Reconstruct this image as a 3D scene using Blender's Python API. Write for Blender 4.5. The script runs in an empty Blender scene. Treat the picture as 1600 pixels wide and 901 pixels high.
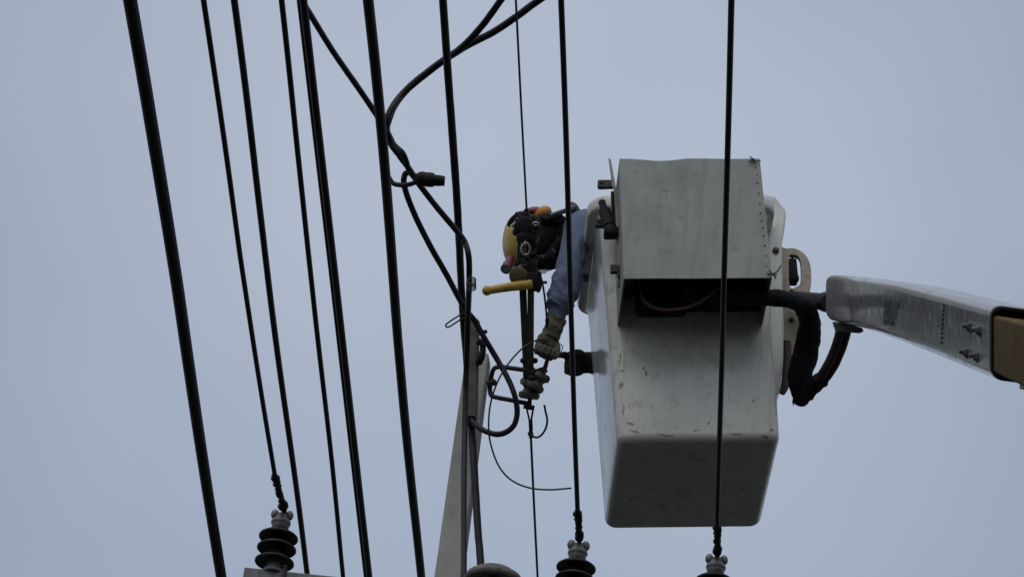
import bpy, bmesh, math, random
from mathutils import Vector, Matrix, noise
from mathutils.geometry import tessellate_polygon
random.seed(7)
SC = bpy.context.scene
COL = SC.collection
R = math.radians

# ------------------------------------------------------------------ camera
FPX = 5000.0
ELEV, ROLL = R(32), R(7.3)
CAM = Vector((0, 0, 1.6))
_r = Vector((1, 0, 0)); _u = Vector((0, -math.sin(ELEV), math.cos(ELEV))); FW = Vector((0, math.cos(ELEV), math.sin(ELEV)))
RT = math.cos(ROLL) * _r + math.sin(ROLL) * _u
UP = math.cos(ROLL) * _u - math.sin(ROLL) * _r
cd = bpy.data.cameras.new('camera'); cam = bpy.data.objects.new('camera', cd); COL.objects.link(cam)
cd.sensor_width = 36; cd.lens = FPX / 1600 * 36; cd.clip_start = .05; cd.clip_end = 5000
m = Matrix((RT, UP, -FW)).transposed().to_4x4(); m.translation = CAM
cam.matrix_world = m
SC.camera = cam

# ------------------------------------------------------------------ sky, sun, exposure
SUN_EL, SUN_AZ = R(55), R(205)         # sun behind the cloud, high behind the photographer
w = bpy.data.worlds.new('World'); SC.world = w; w.use_nodes = True
nt = w.node_tree; nt.nodes.clear()
N = nt.nodes.new; LK = nt.links.new
out = N('ShaderNodeOutputWorld')
sky = N('ShaderNodeTexSky'); sky.sky_type = 'NISHITA'; sky.sun_disc = False
sky.sun_elevation = SUN_EL; sky.sun_rotation = SUN_AZ; sky.dust_density = 3
b1 = N('ShaderNodeBackground'); b1.inputs[1].default_value = .05
LK(sky.outputs[0], b1.inputs[0])
tc = N('ShaderNodeTexCoord')
n1 = N('ShaderNodeTexNoise'); n1.inputs['Scale'].default_value = 5.5; n1.inputs['Detail'].default_value = 3.5; n1.inputs['Roughness'].default_value = .45
LK(tc.outputs['Generated'], n1.inputs['Vector'])
ramp = N('ShaderNodeValToRGB')
ramp.color_ramp.elements[0].position = .30; ramp.color_ramp.elements[0].color = (.284, .315, .372, 1)
ramp.color_ramp.elements[1].position = .66; ramp.color_ramp.elements[1].color = (.346, .377, .428, 1)
LK(n1.outputs[0], ramp.inputs[0])
# an overcast sky is about three times brighter overhead than at the horizon: (1 + 2 sin elevation)
sep = N('ShaderNodeSeparateXYZ'); LK(tc.outputs['Generated'], sep.inputs[0])
mr = N('ShaderNodeMapRange'); mr.inputs[1].default_value = 0; mr.inputs[2].default_value = 1.0; mr.inputs[3].default_value = .485; mr.inputs[4].default_value = 1.456
LK(sep.outputs['Z'], mr.inputs[0])
# brighter patch added to the sky round the view axis, imitating lens vignetting
dot = N('ShaderNodeVectorMath'); dot.operation = 'DOT_PRODUCT'
LK(tc.outputs['Generated'], dot.inputs[0]); dot.inputs[1].default_value = (FW - RT * .004 - UP * .014).normalized()
mp_ = N('ShaderNodeMapRange'); mp_.interpolation_type = 'SMOOTHSTEP'; mp_.inputs[1].default_value = math.cos(R(13)); mp_.inputs[2].default_value = 1; mp_.inputs[3].default_value = .79; mp_.inputs[4].default_value = 1.07
LK(dot.outputs['Value'], mp_.inputs[0])
mu = N('ShaderNodeMath'); mu.operation = 'MULTIPLY'; LK(mr.outputs[0], mu.inputs[0]); LK(mp_.outputs[0], mu.inputs[1])
b2 = N('ShaderNodeBackground'); LK(ramp.outputs[0], b2.inputs[0]); LK(mu.outputs[0], b2.inputs[1])
add = N('ShaderNodeAddShader'); LK(b1.outputs[0], add.inputs[0]); LK(b2.outputs[0], add.inputs[1])
LK(add.outputs[0], out.inputs[0])
sl = bpy.data.lights.new('sun', 'SUN'); so = bpy.data.objects.new('sun', sl); COL.objects.link(so)
sl.energy = .5; sl.angle = R(60); sl.color = (1, .97, .93)
sd = Vector((math.sin(SUN_AZ) * math.cos(SUN_EL), math.cos(SUN_AZ) * math.cos(SUN_EL), math.sin(SUN_EL)))
so.rotation_euler = sd.to_track_quat('Z', 'Y').to_euler()
SC.view_settings.view_transform = 'Standard'; SC.view_settings.look = 'None'
SC.view_settings.exposure = 0; SC.view_settings.gamma = 1

# ------------------------------------------------------------------ measuring helpers
def ray(px, py): return FW + RT * ((px - 800) / FPX) - UP * ((py - 450.5) / FPX)
def un(px, py, d): return CAM + ray(px, py) * d                    # a point d metres deep
def atz(px, py, z):
    q = ray(px, py); return CAM + q * ((z - CAM.z) / q.z)
def depth(p): return (p - CAM).dot(FW)
# the bucket's own frame, leaning a little on its boom
YAW, TILT = -.02597, -.14227
BW, BD, TAPER = .6425, .760, .0197
BO = un(964.71, 687.76, 12.5)
BM = Matrix.Rotation(YAW, 3, 'Z') @ Matrix.Rotation(TILT, 3, 'Y')
def bl(x, y, z): return BO + BM @ Vector((x, y, z))
def onb(px, py, axis, val):                                        # pixel -> point on a plane of the bucket's frame, frame coords
    q = BM.transposed() @ ray(px, py); c = BM.transposed() @ (CAM - BO)
    return c + q * ((val - c[axis]) / q[axis])

# ------------------------------------------------------------------ materials
def mat(name, col, rough=.6, metal=0, var=.25, scale=30, dirt=None, dirtscale=8, dirtlo=.5, dirthi=.75, spec=.5, bump=0, bscale=120, stretch=None):
    M = bpy.data.materials.new(name); M.use_nodes = True
    t = M.node_tree; bs = t.nodes['Principled BSDF']
    bs.inputs['Roughness'].default_value = rough; bs.inputs['Metallic'].default_value = metal
    bs.inputs['Specular IOR Level'].default_value = spec
    co = t.nodes.new('ShaderNodeTexCoord'); vec = co.outputs['Object']
    if stretch:
        mp = t.nodes.new('ShaderNodeMapping'); mp.inputs['Scale'].default_value = stretch
        t.links.new(vec, mp.inputs[0]); vec = mp.outputs[0]
    n = t.nodes.new('ShaderNodeTexNoise'); n.inputs['Scale'].default_value = scale; n.inputs['Detail'].default_value = 6
    t.links.new(vec, n.inputs['Vector'])
    r_ = t.nodes.new('ShaderNodeValToRGB')
    lo, hi = 1 - var, 1 + var
    r_.color_ramp.elements[0].position = .3; r_.color_ramp.elements[0].color = (*[c * lo for c in col], 1)
    r_.color_ramp.elements[1].position = .7; r_.color_ramp.elements[1].color = (*[min(1, c * hi) for c in col], 1)
    t.links.new(n.outputs[0], r_.inputs[0]); c_out = r_.outputs[0]
    if dirt:
        n2 = t.nodes.new('ShaderNodeTexNoise'); n2.inputs['Scale'].default_value = dirtscale; n2.inputs['Detail'].default_value = 9; n2.inputs['Roughness'].default_value = .65
        t.links.new(vec, n2.inputs['Vector'])
        mr_ = t.nodes.new('ShaderNodeMapRange'); mr_.inputs[1].default_value = dirtlo; mr_.inputs[2].default_value = dirthi
        t.links.new(n2.outputs[0], mr_.inputs[0])
        mx = t.nodes.new('ShaderNodeMix'); mx.data_type = 'RGBA'
        t.links.new(mr_.outputs[0], mx.inputs[0]); t.links.new(c_out, mx.inputs[6]); mx.inputs[7].default_value = (*dirt, 1)
        c_out = mx.outputs[2]
    t.links.new(c_out, bs.inputs['Base Color'])
    if bump:
        n3 = t.nodes.new('ShaderNodeTexNoise'); n3.inputs['Scale'].default_value = bscale; n3.inputs['Detail'].default_value = 4
        t.links.new(co.outputs['Object'], n3.inputs['Vector'])
        bp = t.nodes.new('ShaderNodeBump'); bp.inputs['Strength'].default_value = bump; bp.inputs['Distance'].default_value = .01
        t.links.new(n3.outputs[0], bp.inputs['Height']); t.links.new(bp.outputs[0], bs.inputs['Normal'])
    M['cout'] = 0
    return M
def scuffs(M, spots, col, warp=.035):
    """dark knocks and rust marks with a shape of their own: ragged blots at given places of the object"""
    t = M.node_tree; bs = t.nodes['Principled BSDF']
    src = bs.inputs['Base Color'].links[0].from_socket
    co = t.nodes.new('ShaderNodeTexCoord')
    n = t.nodes.new('ShaderNodeTexNoise'); n.inputs['Scale'].default_value = 55; n.inputs['Detail'].default_value = 4
    t.links.new(co.outputs['Object'], n.inputs['Vector'])
    s = t.nodes.new('ShaderNodeVectorMath'); s.operation = 'SUBTRACT'; t.links.new(n.outputs['Color'], s.inputs[0]); s.inputs[1].default_value = (.5, .5, .5)
    k = t.nodes.new('ShaderNodeVectorMath'); k.operation = 'SCALE'; t.links.new(s.outputs[0], k.inputs[0]); k.inputs['Scale'].default_value = warp
    a = t.nodes.new('ShaderNodeVectorMath'); a.operation = 'ADD'; t.links.new(co.outputs['Object'], a.inputs[0]); t.links.new(k.outputs[0], a.inputs[1])
    for p, rx, ry, rz in spots:
        d1 = t.nodes.new('ShaderNodeVectorMath'); d1.operation = 'SUBTRACT'; t.links.new(a.outputs[0], d1.inputs[0]); d1.inputs[1].default_value = p
        d2 = t.nodes.new('ShaderNodeVectorMath'); d2.operation = 'DIVIDE'; t.links.new(d1.outputs[0], d2.inputs[0]); d2.inputs[1].default_value = (rx, ry, rz)
        d3 = t.nodes.new('ShaderNodeVectorMath'); d3.operation = 'LENGTH'; t.links.new(d2.outputs[0], d3.inputs[0])
        mr_ = t.nodes.new('ShaderNodeMapRange'); mr_.inputs[1].default_value = 1.15; mr_.inputs[2].default_value = .6; mr_.inputs[3].default_value = 0; mr_.inputs[4].default_value = .62
        t.links.new(d3.outputs['Value'], mr_.inputs[0])
        mx = t.nodes.new('ShaderNodeMix'); mx.data_type = 'RGBA'
        t.links.new(mr_.outputs[0], mx.inputs[0]); t.links.new(src, mx.inputs[6]); mx.inputs[7].default_value = (*col, 1)
        src = mx.outputs[2]
    t.links.new(src, bs.inputs['Base Color'])

X = {}
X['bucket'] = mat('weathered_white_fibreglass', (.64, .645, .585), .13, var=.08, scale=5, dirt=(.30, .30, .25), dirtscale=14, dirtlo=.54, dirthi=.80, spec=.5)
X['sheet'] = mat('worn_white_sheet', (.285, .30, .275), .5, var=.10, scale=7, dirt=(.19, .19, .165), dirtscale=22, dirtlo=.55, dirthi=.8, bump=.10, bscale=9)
X['black'] = mat('black_cable_jacket', (.010, .010, .012), .55, var=.3, scale=6, spec=.3)
X['cond'] = mat('dark_stranded_conductor', (.013, .013, .016), .55, var=.25, scale=9, spec=.3)
X['grey_cable'] = mat('weathered_black_jacket', (.014, .0145, .016), .55, var=.35, scale=40, spec=.35, bump=.2)
X['purple_cable'] = mat('faded_violet_black_jacket', (.021, .018, .026), .5, var=.3, scale=40, spec=.35)
X['bare'] = mat('dull_bare_wire', (.030, .031, .034), .6, var=.25, scale=8)
X['tape'] = mat('black_tape', (.010, .010, .010), .6, var=.5, scale=80, bump=.2, bscale=120, spec=.3)
X['porc_dark'] = mat('dark_brown_glaze', (.016, .0155, .015), .42, spec=.3, var=.3, scale=20, dirt=(.035, .033, .03), dirtscale=30, dirtlo=.5, dirthi=.8)
X['porc_grey'] = mat('grey_glaze', (.17, .17, .16), .35, var=.2, scale=40, dirt=(.06, .06, .05), dirtscale=40)
X['disc'] = mat('dark_grey_dull_fitting', (.17, .155, .14), .8, var=.3, scale=20, dirt=(.05, .03, .02), dirtscale=30)
X['arm'] = mat('grey_galvanised_beam', (.15, .16, .165), .55, metal=.2, var=.25, scale=14, dirt=(.06, .055, .05), dirtscale=9, stretch=(6, 6, 1))
X['concrete'] = mat('pale_concrete', (.37, .38, .35), .85, var=.06, scale=12, dirt=(.24, .245, .21), dirtscale=9, dirtlo=.5, dirthi=.8, bump=.08)
X['guard'] = mat('stained_grey_guard', (.20, .185, .165), .7, var=.25, scale=10, dirt=(.10, .055, .03), dirtscale=16, dirtlo=.5, dirthi=.75)
X['iron'] = mat('dark_iron', (.03, .029, .03), .55, metal=.4, var=.35, scale=40)
X['rust'] = mat('rusty_iron', (.07, .032, .02), .8, var=.4, scale=50)
X['steel'] = mat('dull_steel', (.42, .42, .42), .4, metal=.7, var=.3, scale=50)
X['strap'] = mat('brown_webbing', (.040, .034, .026), .85, var=.3, scale=70, bump=.4)
X['yellow'] = mat('dull_yellow_plastic', (.52, .36, .07), .45, var=.12, scale=20, dirt=(.2, .13, .04), dirtscale=20)
X['olive'] = mat('olive_brown_casting', (.11, .085, .035), .6, var=.3, scale=40)
X['porc_olive'] = mat('stained_porcelain', (.11, .105, .08), .4, var=.3, scale=40, dirt=(.05, .04, .03), dirtscale=40)
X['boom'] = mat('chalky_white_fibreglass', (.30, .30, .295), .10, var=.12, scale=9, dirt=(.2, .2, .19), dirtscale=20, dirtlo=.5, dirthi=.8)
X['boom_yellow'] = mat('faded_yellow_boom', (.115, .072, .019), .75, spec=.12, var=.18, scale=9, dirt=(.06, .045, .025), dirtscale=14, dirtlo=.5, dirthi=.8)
X['dark'] = mat('black_rubber', (.010, .010, .011), .7, var=.4, scale=40, spec=.2)
X['wrap'] = mat('frayed_black_wrap', (.012, .012, .014), .85, var=.5, scale=60, spec=.2, bump=.6, bscale=90)
X['hose'] = mat('red_brown_hose', (.060, .024, .022), .6, var=.5, scale=30, dirt=(.02, .012, .012), dirtscale=30)
X['copper'] = mat('orange_brown_hose', (.065, .027, .017), .55, var=.2, scale=30)
X['beige'] = mat('dirty_beige_paint', (.37, .34, .26), .5, var=.15, scale=14, dirt=(.16, .10, .06), dirtscale=20)
X['shirt'] = mat('blue_cotton', (.125, .158, .235), .9, var=.14, scale=14, spec=.15, bump=.3, bscale=260)
X['trousers'] = mat('dark_cotton', (.03, .035, .05), .9, var=.2, scale=20, spec=.15)
X['skin'] = mat('skin', (.30, .17, .11), .55, var=.1, scale=20)
X['hood'] = mat('black_printed_cloth', (.012, .012, .014), .85, var=.4, scale=30, dirt=(.20, .20, .22), dirtscale=22, dirtlo=.60, dirthi=.68, spec=.15)
X['glove'] = mat('grey_work_glove', (.15, .14, .115), .9, var=.3, scale=40, dirt=(.04, .035, .03), dirtscale=25, spec=.15)
X['glove_dark'] = mat('dark_work_glove', (.045, .044, .036), .9, var=.3, scale=40, spec=.15)
X['helmet'] = mat('yellow_helmet_shell', (.62, .43, .085), .35, var=.08, scale=10, dirt=(.28, .19, .07), dirtscale=14, dirtlo=.5, dirthi=.8)
X['orange'] = mat('orange_plastic', (.50, .21, .03), .5, var=.1, scale=20)
X['maroon'] = mat('maroon_plastic', (.13, .018, .032), .4, var=.2, scale=30)
X['lens'] = mat('clear_lens', (.55, .55, .52), .08, var=.05)
X['harness'] = mat('grey_webbing', (.075, .075, .075), .85, var=.6, scale=40, dirt=(.20, .20, .20), dirtscale=30, dirtlo=.5, dirthi=.6)
X['ink'] = mat('black_lettering', (.012, .012, .013), .5, var=.2)
X['ground'] = mat('asphalt_and_dirt', (.034, .034, .031), .95, var=.3, scale=.4, spec=.2, dirt=(.05, .047, .04), dirtscale=.2)

def streaks(M, col, amount, sx=55, sz=1.6, lo=.52, hi=.75):
    t = M.node_tree; bs = t.nodes['Principled BSDF']; src = bs.inputs['Base Color'].links[0].from_socket
    co = t.nodes.new('ShaderNodeTexCoord'); mp = t.nodes.new('ShaderNodeMapping'); mp.inputs['Scale'].default_value = (sx, sx, sz)
    mp.inputs['Rotation'].default_value = (0, .142, 0)
    t.links.new(co.outputs['Object'], mp.inputs[0])
    n = t.nodes.new('ShaderNodeTexNoise'); n.inputs['Scale'].default_value = 1; n.inputs['Detail'].default_value = 5; n.inputs['Distortion'].default_value = .4
    t.links.new(mp.outputs[0], n.inputs['Vector'])
    r_ = t.nodes.new('ShaderNodeMapRange'); r_.inputs[1].default_value = lo; r_.inputs[2].default_value = hi; r_.inputs[4].default_value = amount
    t.links.new(n.outputs[0], r_.inputs[0])
    mx = t.nodes.new('ShaderNodeMix'); mx.data_type = 'RGBA'
    t.links.new(r_.outputs[0], mx.inputs[0]); t.links.new(src, mx.inputs[6]); mx.inputs[7].default_value = (*col, 1); t.links.new(mx.outputs[2], bs.inputs['Base Color'])
    r2 = t.nodes.new('ShaderNodeMapRange'); r2.inputs[1].default_value = .45; r2.inputs[2].default_value = .75
    r2.inputs[3].default_value = bs.inputs['Roughness'].default_value; r2.inputs[4].default_value = bs.inputs['Roughness'].default_value + .22
    t.links.new(n.outputs[0], r2.inputs[0]); t.links.new(r2.outputs[0], bs.inputs['Roughness'])
streaks(X['bucket'], (.30, .28, .22), .28)
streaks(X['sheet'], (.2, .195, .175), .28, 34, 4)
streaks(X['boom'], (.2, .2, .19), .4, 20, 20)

# ------------------------------------------------------------------ mesh builder (collects shapes in world coordinates)
def perp(t):
    a = Vector((0, 0, 1)) if abs(t.z) < .9 else Vector((1, 0, 0))
    n_ = t.cross(a).normalized(); return n_, t.cross(n_).normalized()
def spline(pts, k=10):
    P = [pts[0] * 2 - pts[1]] + list(pts) + [pts[-1] * 2 - pts[-2]]
    o = []
    for i in range(1, len(P) - 2):
        a, b, c, d = P[i - 1], P[i], P[i + 1], P[i + 2]
        for j in range(k):
            t = j / k
            o.append(.5 * ((2 * b) + (c - a) * t + (2 * a - 5 * b + 4 * c - d) * t * t + (3 * b - a - 3 * c + d) * t ** 3))
    o.append(pts[-1].copy()); return o
class MB:
    def __init__(s): s.v = []; s.f = []; s.sm = []
    def add(s, v, f, smooth=True):
        o = len(s.v); s.v += [Vector(p) for p in v]; s.f += [tuple(i + o for i in q) for q in f]; s.sm += [smooth] * len(f); return s
    def loft(s, rings, cap=(True, True), smooth=True, closed=True):
        n = len(rings[0]); v = [p for r_ in rings for p in r_]; f = []
        for i in range(len(rings) - 1):
            for j in range(n if closed else n - 1):
                k = (j + 1) % n; f.append((i * n + j, i * n + k, (i + 1) * n + k, (i + 1) * n + j))
        if cap[0]: f.append(tuple(reversed(range(n))))
        if cap[1]: f.append(tuple((len(rings) - 1) * n + j for j in range(n)))
        return s.add(v, f, smooth)
    def tube(s, pts, rad, seg=10, sq=1.0, rough=0, ref=None, rs=30):
        n = len(pts); rings = []; nn = None
        for i, p in enumerate(pts):
            t = (pts[min(i + 1, n - 1)] - pts[max(i - 1, 0)]).normalized()
            if nn is None: nn = ref.copy() if ref else perp(t)[0]
            nn = (nn - t * nn.dot(t)).normalized(); bb = t.cross(nn)
            r_ = rad(i / (n - 1)) if callable(rad) else rad
            ring = []
            for j in range(seg):
                a = 2 * math.pi * j / seg; d = nn * math.cos(a) + bb * math.sin(a) * sq
                q = p + d * r_
                if rough: q = p + d * r_ * (1 + rough * noise.noise(q * rs))
                ring.append(q)
            rings.append(ring)
        return s.loft(rings)
    def rod(s, a, b, r1, r2=None, seg=12):
        r2 = r1 if r2 is None else r2
        return s.tube([a, b], lambda t: r1 + (r2 - r1) * t, seg)
    def lathe(s, o, ax, prof, seg=32):
        ax = ax.normalized(); n_, b_ = perp(ax); rings = []
        for r_, z in prof:
            r_ = max(r_, 1e-5)
            rings.append([o + ax * z + (n_ * math.cos(2 * math.pi * j / seg) + b_ * math.sin(2 * math.pi * j / seg)) * r_ for j in range(seg)])
        return s.loft(rings)
    def ball(s, o, rx, ry=None, rz=None, fr=None, seg=18, rough=0, rs=20):
        ry = ry or rx; rz = rz or rx; fr = fr or Matrix.Identity(3); rings = []
        for i in range(1, 12):
            th = math.pi * i / 12; ring = []
            for j in range(seg):
                a = 2 * math.pi * j / seg
                q = o + fr @ Vector((rx * math.sin(th) * math.cos(a), ry * math.sin(th) * math.sin(a), rz * math.cos(th)))
                if rough: q = o + (q - o) * (1 + rough * noise.noise(q * rs))
                ring.append(q)
            rings.append(ring)
        return s.loft(rings)
    def box(s, o, fr, h, bev=.0):
        """o centre, fr 3x3 of axes, h half sizes, chamfered"""
        bm = bmesh.new(); bmesh.ops.create_cube(bm, size=2)
        for q in bm.verts: q.co = Vector((q.co.x * h[0], q.co.y * h[1], q.co.z * h[2]))
        if bev: bmesh.ops.bevel(bm, geom=bm.edges[:], offset=bev, segments=2, profile=.6, affect='EDGES')
        bm.verts.index_update()
        s.add([o + fr @ q.co for q in bm.verts], [[q.index for q in f.verts] for f in bm.faces], False); bm.free(); return s
    def prism(s, poly, off, holes=()):
        """poly of world points swept by the vector off"""
        loops = [poly] + list(holes); tris = tessellate_polygon([[q for q in l] for l in loops])
        pts = [q for l in loops for q in l]; n = len(pts)
        f = [tuple(t) for t in tris] + [tuple(n + i for i in reversed(t)) for t in tris]
        o = 0
        for l in loops:
            for i in range(len(l)): j = (i + 1) % len(l); f.append((o + i, o + j, n + o + j, n + o + i))
            o += len(l)
        return s.add(pts + [q + off for q in pts], f, False)
    def torus(s, o, ax, r_, t, seg=28, ex=1.0, up=None):
        ax = ax.normalized(); n_, b_ = perp(ax)
        if up is not None: b_ = (up - ax * up.dot(ax)).normalized(); n_ = b_.cross(ax)
        P = [o + n_ * math.cos(2 * math.pi * j / seg) * r_ + b_ * math.sin(2 * math.pi * j / seg) * r_ * ex for j in range(seg)]
        rings = []
        for j, p in enumerate(P):
            d = (p - o).normalized()
            rings.append([p + (d * math.cos(2 * math.pi * k / 8) + ax * math.sin(2 * math.pi * k / 8)) * t for k in range(8)])
        rings.append(rings[0]); return s.loft(rings, (False, False))
    def build(s, name, material, parent=None, origin=None, bevel=0):
        if parent is not None: o = Vector(parent['org'])
        else: o = Vector(origin) if origin is not None else s.v[0].copy()
        me = bpy.data.meshes.new(name); me.from_pydata([q - o for q in s.v], [], s.f)
        bm = bmesh.new(); bm.from_mesh(me); bmesh.ops.recalc_face_normals(bm, faces=bm.faces[:]); bm.to_mesh(me); bm.free()
        me.polygons.foreach_set('use_smooth', s.sm); me.materials.append(X[material]); me.update()
        if any(s.sm): me.set_sharp_from_angle(angle=R(48))
        ob = bpy.data.objects.new(name, me); COL.objects.link(ob); ob['org'] = list(o)
        if parent is not None: ob.parent = parent
        else: ob.location = o
        if bevel:
            md = ob.modifiers.new('bevel', 'BEVEL'); md.width = bevel; md.segments = 2; md.limit_method = 'ANGLE'
        return ob
def tag(o, label, cat, group=None, kind=None):
    o['label'] = label; o['category'] = cat
    if group: o['group'] = group
    if kind: o['kind'] = kind
    return o
def thing(name, loc, label, cat, group=None):
    o = bpy.data.objects.new(name, None); COL.objects.link(o); o.location = loc; o['org'] = list(loc)
    o.empty_display_size = .2
    return tag(o, label, cat, group)
I3 = Matrix.Identity(3)
def frame(x, y, z): return Matrix((x, y, z)).transposed()
IMG = frame(RT, FW, UP)                                            # axes of the line of sight, for small fittings turned to it

# ------------------------------------------------------------------ ground
g = MB(); n = 24; ext = 900
vs = [Vector((-ext + 2 * ext * i / n, -ext + 2 * ext * j / n, 0)) for j in range(n + 1) for i in range(n + 1)]
g.add(vs, [(j * (n + 1) + i, j * (n + 1) + i + 1, (j + 1) * (n + 1) + i + 1, (j + 1) * (n + 1) + i) for j in range(n) for i in range(n)])
go = g.build('ground', 'ground', origin=(0, 0, 0)); go['kind'] = 'structure'

# ------------------------------------------------------------------ utility pole with guard strip, rack and spools
pt = un(747.5, 559, 13.36)
pole = thing('utility_pole', (pt.x, pt.y, 0), 'slim pale concrete pole with a flat cut top beside the looped cable', 'pole')
b = MB()
prx = Matrix.Rotation(R(-9), 3, 'Z')
def sec(z, hw, hd): return [Vector((pt.x, pt.y, z)) + prx @ Vector((sx * hw, sy * hd, 0)) for sx, sy in ((-1, -1), (1, -1), (1, 1), (-1, 1))]
b.loft([sec(0, .085, .085), sec(pt.z - .006, .0475, .045), sec(pt.z, .044, .042)], smooth=False)
b.build('shaft', 'concrete', pole, bevel=.006)
b = MB()                                                            # flat guard strip strapped to the face of the pole
a0, a1 = un(739.5, 503, 13.16), un(735.5, 655, 13.06)
ax = (a1 - a0).normalized(); sx = (RT - ax * RT.dot(ax)).normalized(); sy = ax.cross(sx)
hw = .0275
prof = [(-hw, .012), (-hw, -.006), (-hw * .7, -.016), (hw * .7, -.016), (hw, -.006), (hw, .012)]
def pring(p, k=1): return [p + sx * (x * k) - sy * y if sy.dot(FW) < 0 else p + sx * (x * k) + sy * y for x, y in prof]
b.loft([pring(a0 - ax * .012, .72), pring(a0), pring(a1)], smooth=False)
gd = b.build('guard_strip', 'guard', pole, bevel=.003)
b = MB(); b.rod(a1 - ax * .012, a1 + ax * .022, .0255, .022); b.build('end_plug', 'tape', gd)
b = MB()
b.tube(spline([un(747, 536, 13.1), un(752, 532, 13.08), un(754.5, 545, 13.08), un(752, 558, 13.08), un(748, 566, 13.1)]), lambda t: .010 + .006 * t, 10)
b.rod(un(744, 517, 13.12), un(759, 518, 13.08), .0045); b.rod(un(746, 537, 13.1), un(759, 538, 13.06), .0045)
b.rod(un(756, 518, 13.09), un(759.5, 518, 13.08), .008); b.rod(un(756, 538, 13.07), un(759.5, 538, 13.06), .008)
b.build('pole_bolt', 'iron', pole)
b = MB()                                                            # D-shaped rack iron
b.tube(spline([un(822, 578, 13.12), un(800, 575, 13.14), un(780, 573, 13.18), un(771, 577, 13.22), un(767, 592, 13.25), un(765.5, 606, 13.25), un(767.5, 617, 13.22), un(776, 620.5, 13.18), un(800, 625, 13.14), un(830, 631, 13.12)], 8), .0098, 10)
b.rod(un(764, 598, 13.25), un(772, 598, 13.2), .012)
rack = b.build('rack_iron', 'iron', pole)
b = MB(); b.ball(un(770.5, 597, 13.2), .013, rough=.4); b.build('rust_patch_bolt', 'rust', rack)
spool_prof = [(.004, -.033), (.036, -.033), (.042, -.027), (.042, -.014), (.030, -.008), (.024, 0), (.030, .008), (.042, .014), (.042, .027), (.036, .033), (.004, .033)]
ax1 = (UP * .97 + RT * .12 + FW * .1)
b = MB(); b.lathe(un(828, 607, 13.1), ax1, [(r_ * 1.04, z * 1.25) for r_, z in spool_prof], 24); b.build('spool_insulator', 'porc_olive', rack)
b = MB(); b.lathe(un(841, 596, 13.06), (UP * .85 + RT * .5 + FW * .15), [(r_ * .9, z * 1.15) for r_, z in spool_prof], 24); b.build('spool_insulator', 'porc_olive', rack)
b = MB()
b.rod(un(827, 640, 13.1), un(831, 562, 13.1), .009); b.rod(un(818, 634, 13.1), un(835, 637, 13.1), .010)
b.box(un(827, 582, 13.08), IMG, (.026, .02, .020), .006); b.box(un(843, 580, 13.06), frame((RT * .85 + UP * .3).normalized(), FW, (UP * .85 - RT * .3).normalized()), (.032, .02, .014), .006)
b.ball(un(817, 563, 13.08), .012); b.ball(un(836, 563, 13.08), .012); b.ball(un(854, 591, 13.05), .014); b.rod(un(826, 590, 13.05), un(855, 590, 13.05), .011)
b.build('clamp', 'iron', rack)
b = MB(); b.rod(un(847, 590, 13.05), un(857, 556, 13.03), .011, .008); b.build('clamp_pin', 'maroon', rack)

# ------------------------------------------------------------------ crossarm on its own post
zt = un(400, 886.5, 11.25).z
cl = atz(382, 885, zt); cr = atz(1210, 885 + .103 * 828, zt)
cx = (cr - cl).normalized(); cyv = Vector((0, 0, 1)).cross(cx)
CF = frame(cx, cyv, Vector((0, 0, 1))); cw = .055; chh = .06
mid = (cl + cr) / 2
arm = thing('crossarm', (mid.x, mid.y, 0), 'grey metal crossarm whose end shows at the bottom, carrying the insulators', 'crossarm')
b = MB(); b.box(mid + cyv * cw - Vector((0, 0, chh)), CF, ((cr - cl).length / 2, cw, chh), .004); bm_ = b.build('beam', 'arm', arm)
b = MB(); q = mid + cyv * (2 * cw + .11)
b.rod(Vector((q.x, q.y, 0)), Vector((q.x, q.y, zt - .06)), .14, .10, 20); b.build('post', 'concrete', arm)
b = MB(); q = atz(446.5, 886, zt)
b.rod(Vector((q.x, q.y, zt - .010)) - cyv * .012, Vector((q.x, q.y, zt - .10)) - cyv * .012, .008); b.build('bolt', 'iron', arm)
b = MB(); b.ball(Vector((q.x, q.y, zt - .006)) - cyv * .014, .0085); b.build('bolt_nut', 'iron', arm)
# insulators -------------------------------------------------------------------
def shed(z): return [(.026, z + .012), (.045, z + .008), (.062, z + .001), (.068, z - .002), (.0705, z + .001), (.070, z + .005), (.062, z + .011), (.048, z + .019), (.034, z + .027)]
INS_DARK = shed(.034) + shed(.085) + shed(.128) + [(.030, .170)]
INS_BASE = [(.001, -.004), (.034, -.004), (.037, .002), (.034, .010), (.026, .014), (.025, .060)]
INS_HEAD = [(.030, .168), (.030, .176), (.034, .180), (.036, .187), (.033, .194), (.026, .199), (.023, .206), (.025, .213), (.016, .220), (.001, .221)]
INS_DARK, INS_BASE, INS_HEAD = [[(r_, z * 1.055) for r_, z in P_] for P_ in (INS_DARK, INS_BASE, INS_HEAD)]
def insulator(label, p):
    o = thing('post_insulator', p, label, 'insulator', 'post insulators on the crossarm')
    b = MB(); b.lathe(p, Vector((0, 0, 1)), INS_DARK, 40); b.build('shed_stack', 'porc_dark', o)
    b = MB(); b.lathe(p, Vector((0, 0, 1)), INS_BASE, 32); b.build('base', 'porc_grey', o)
    b = MB(); b.lathe(p, Vector((0, 0, 1)), INS_HEAD, 32)
    for s_ in (-1, 1): b.ball(p + cx * (.0255 * s_) + Vector((0, 0, .228)), .015, .016, .019, frame(cx, cyv, Vector((0, 0, 1))))
    b.build('head', 'porc_grey', o)
    return o
def armpt(px): return atz(px, 885 + .103 * (px - 382) - 2.5, zt) + cyv * .03
p1, p2, p3 = armpt(425.5), armpt(894.5), armpt(1113)
i1 = insulator('dark three shed insulator standing fully in view on the crossarm end', p1)
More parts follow.
